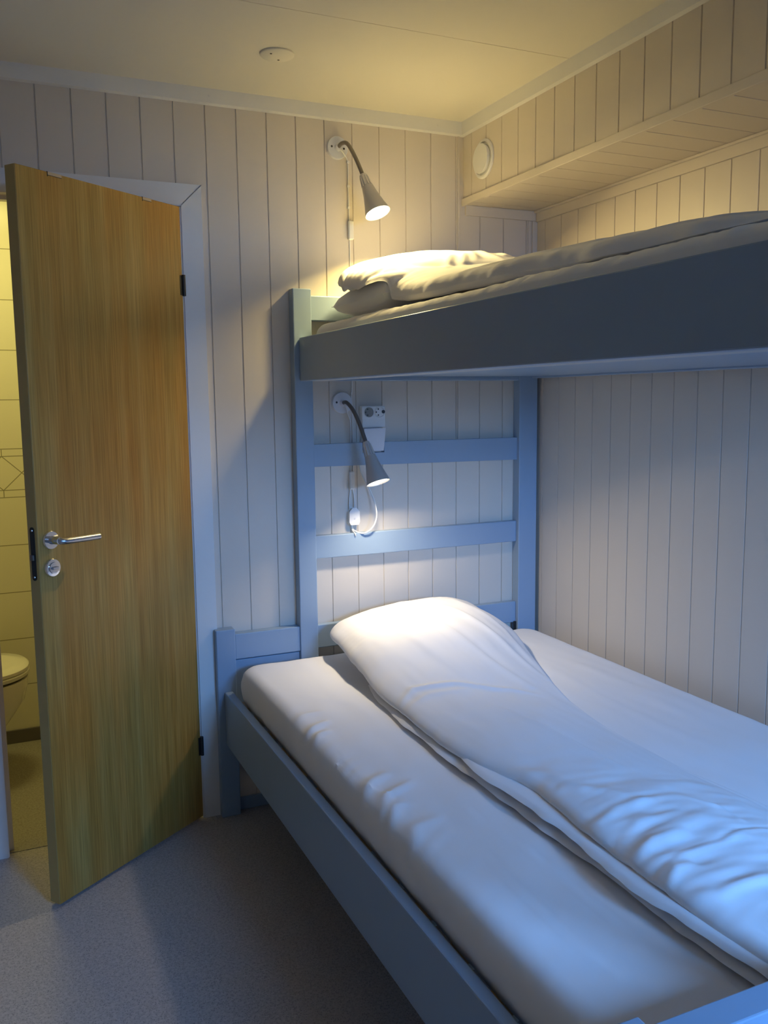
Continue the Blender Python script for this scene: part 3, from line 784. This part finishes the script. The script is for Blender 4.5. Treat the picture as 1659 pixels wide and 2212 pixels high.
# cables and inline switches
def cable(pts, parent, r=.0021, sub=8, m='plastic', nm='cable'):
    return MB().tube(smooth_path(pts, sub), r, 8).build(nm, M[m], parent, smooth=True)
c1 = cable([(-.812, -.020, 2.279), (-.804, -.024, 2.272), (-.792, -.016, 2.264), (-.776, -.0045, 2.246), (-.7735, -.0035, 2.20), (-.774, -.0035, 2.15), (-.772, -.0035, 2.05), (-.771, -.0035, 1.95), (-.7715, -.0035, 1.50), (-.776, -.0035, 1.46)], l1)
for z in (2.243, 2.163, 2.092): MB().box(-.7785, -.7690, -.008, -.0006, z-.004, z+.004).build('cable_clip', M['plastic'], c1, bevel=.001)
MB().box(-.7785, -.7595, -.016, -.0006, 1.984, 2.048).build('cable_connector', M['plastic'], l1, bevel=.004)
c2 = cable([(-.811, -.020, 1.417), (-.804, -.024, 1.408), (-.794, -.014, 1.386), (-.781, -.004, 1.362), (-.779, -.0035, 1.33), (-.780, -.0035, 1.29), (-.781, -.0035, 1.17)], l2)
cable([(-.776, -.0035, 1.45), (-.7715, -.0035, 1.40), (-.772, -.0035, 1.33), (-.772, -.0035, 1.18)], l2)
MB().box(-.7895, -.7705, -.016, -.0006, 1.116, 1.180).build('cable_connector', M['plastic'], l2, bevel=.004)
cable([(-.785, -.006, 1.117), (-.790, -.008, 1.08), (-.7905, -.010, 1.045), (-.7865, -.012, 1.03)], l2)
cable([(-.776, -.006, 1.117), (-.772, -.008, 1.09), (-.7715, -.010, 1.06), (-.775, -.012, 1.04)], l2)
mb = MB(); pts = []
pl_ = [(-.006, .030), (.006, .030), (.0165, .018), (.0175, -.018), (.013, -.026), (-.013, -.026), (-.0175, -.018), (-.0165, .018)]
prism(mb, [(-.778+x, 1.018+z) for x, z in pl_], -.026, -.0006)
sw = mb.build('inline_switch', M['plastic'], l2, bevel=.003)
MB().lathe([(0, .003), (.002, .003)], (-.778, -.026, 1.013), (0, -1, 0), 14).build('switch_button', M['disc'], sw)
cable([(-.782, -.010, .992), (-.782, -.010, .978), (-.774, -.016, .966), (-.747, -.035, .958), (-.718, -.048, .980), (-.703, -.050, 1.020), (-.706, -.040, 1.070), (-.722, -.022, 1.125), (-.745, -.008, 1.18), (-.745, -.006, 1.25), (-.735, -.006, 1.32)], l2, r=.0026)
cable([(-.785, -.010, .992), (-.784, -.006, .975), (-.780, -.0305, .958), (-.778, -.031, .950)], l2)

# ------------------------------------------------------------------ socket and cable box
so = thing('wall_socket', (-.70, 0, 1.375), 'white double wall socket beside the lower lamp', 'socket')
MB().box(-.745, -.655, -.030, -.0006, 1.335, 1.412).build('socket_plate', M['plastic'], so, bevel=.004)
for cx_, dk in ((-.7195, True), (-.678, False)):
    mb = MB(); mb.lathe([(0, .0195), (.003, .0195), (.003, .0178), (-.004, .0172)], (cx_, -.030, 1.390), (0, -1, 0), 36, cap0=True, cap1=True)
    f = mb.build('socket_ring', M['plastic'], so, smooth=True)
    if dk:
        MB().lathe([(.0, .0172), (.0036, .0168)], (cx_, -.0295, 1.390), (0, -1, 0), 30).build('socket_well', mat('grey_well', (.25, .25, .23), .5), f)
    else:
        MB().lathe([(.0, .0172), (.0036, .0168)], (cx_, -.0295, 1.390), (0, -1, 0), 30).build('socket_face', M['plastic'], f)
        MB().lathe([(0, .0062), (.0015, .0062)], (cx_+.0135, -.0335, 1.391), (0, -1, 0), 16).build('pin_hole', M['holes'], f)
    for dx, dz in ((-.006, .0105), (-.006, -.0105), (-.014, 0)):
        MB().lathe([(0, .0026), (.001, .0026)], (cx_+dx, -.0333, 1.390+dz), (0, -1, 0), 12).build('pin_hole', M['holes'], f)
bx1 = MB(); prism(bx1, [(-.738, 1.329), (-.663, 1.329), (-.671, 1.256), (-.736, 1.256)], -.040, -.0006)
o = bx1.build('cable_box', M['disc'], None, bevel=.004); o['label'] = 'white tapered junction box under the double wall socket'; o['category'] = 'junction box'

# ------------------------------------------------------------------ vent and ceiling cover
vt = thing('air_vent', (-SOF, -.149, 2.262), 'round white air vent on the bulkhead above the upper bunk', 'vent')
mb = MB(); mb.lathe([(.0004, .066), (.005, .066), (.0085, .062), (.0085, .056), (.0012, .054)], (-SOF, -.149, 2.262), (-1, 0, 0), 56, cap0=True, cap1=True)
mb.build('outer_ring', M['plastic'], vt, smooth=True)
mb = MB(); mb.lathe([(.0035, .046), (.0145, .050), (.018, .049), (.0185, .046), (.019, .006), (.019, .004)], (-SOF, -.149, 2.262), (-1, 0, 0), 56)
mb.build('valve_disc', M['plastic'], vt, smooth=True)
cc = thing('ceiling_cover', (-1.135, -.368, HC), 'round cream blanking cover with two screws on the ceiling', 'cover plate')
mb = MB(); mb.lathe([(.0002, .049), (.004, .049), (.0065, .046), (.0066, .01)], (-1.135, -.368, HC), (0, 0, -1), 48)
cv = mb.build('cover_disc', M['ceil'], cc, smooth=True)
for dx, dy in ((-.022, -.012), (.012, .026)): MB().lathe([(0, .0035), (.001, .003)], (-1.135+dx, -.368+dy, HC-.0066), (0, 0, -1), 10).build('screw', M['black'], cv)

for o in bpy.data.objects:
    if '_local' in o: del o['_local']
    for k_, g_ in (('mattress', 'sheeted mattresses on the bunks'), ('pillow', 'pillows under the duvets'), ('duvet', 'white duvets on the bunks')):
        if o.get('category') == k_: o['group'] = g_
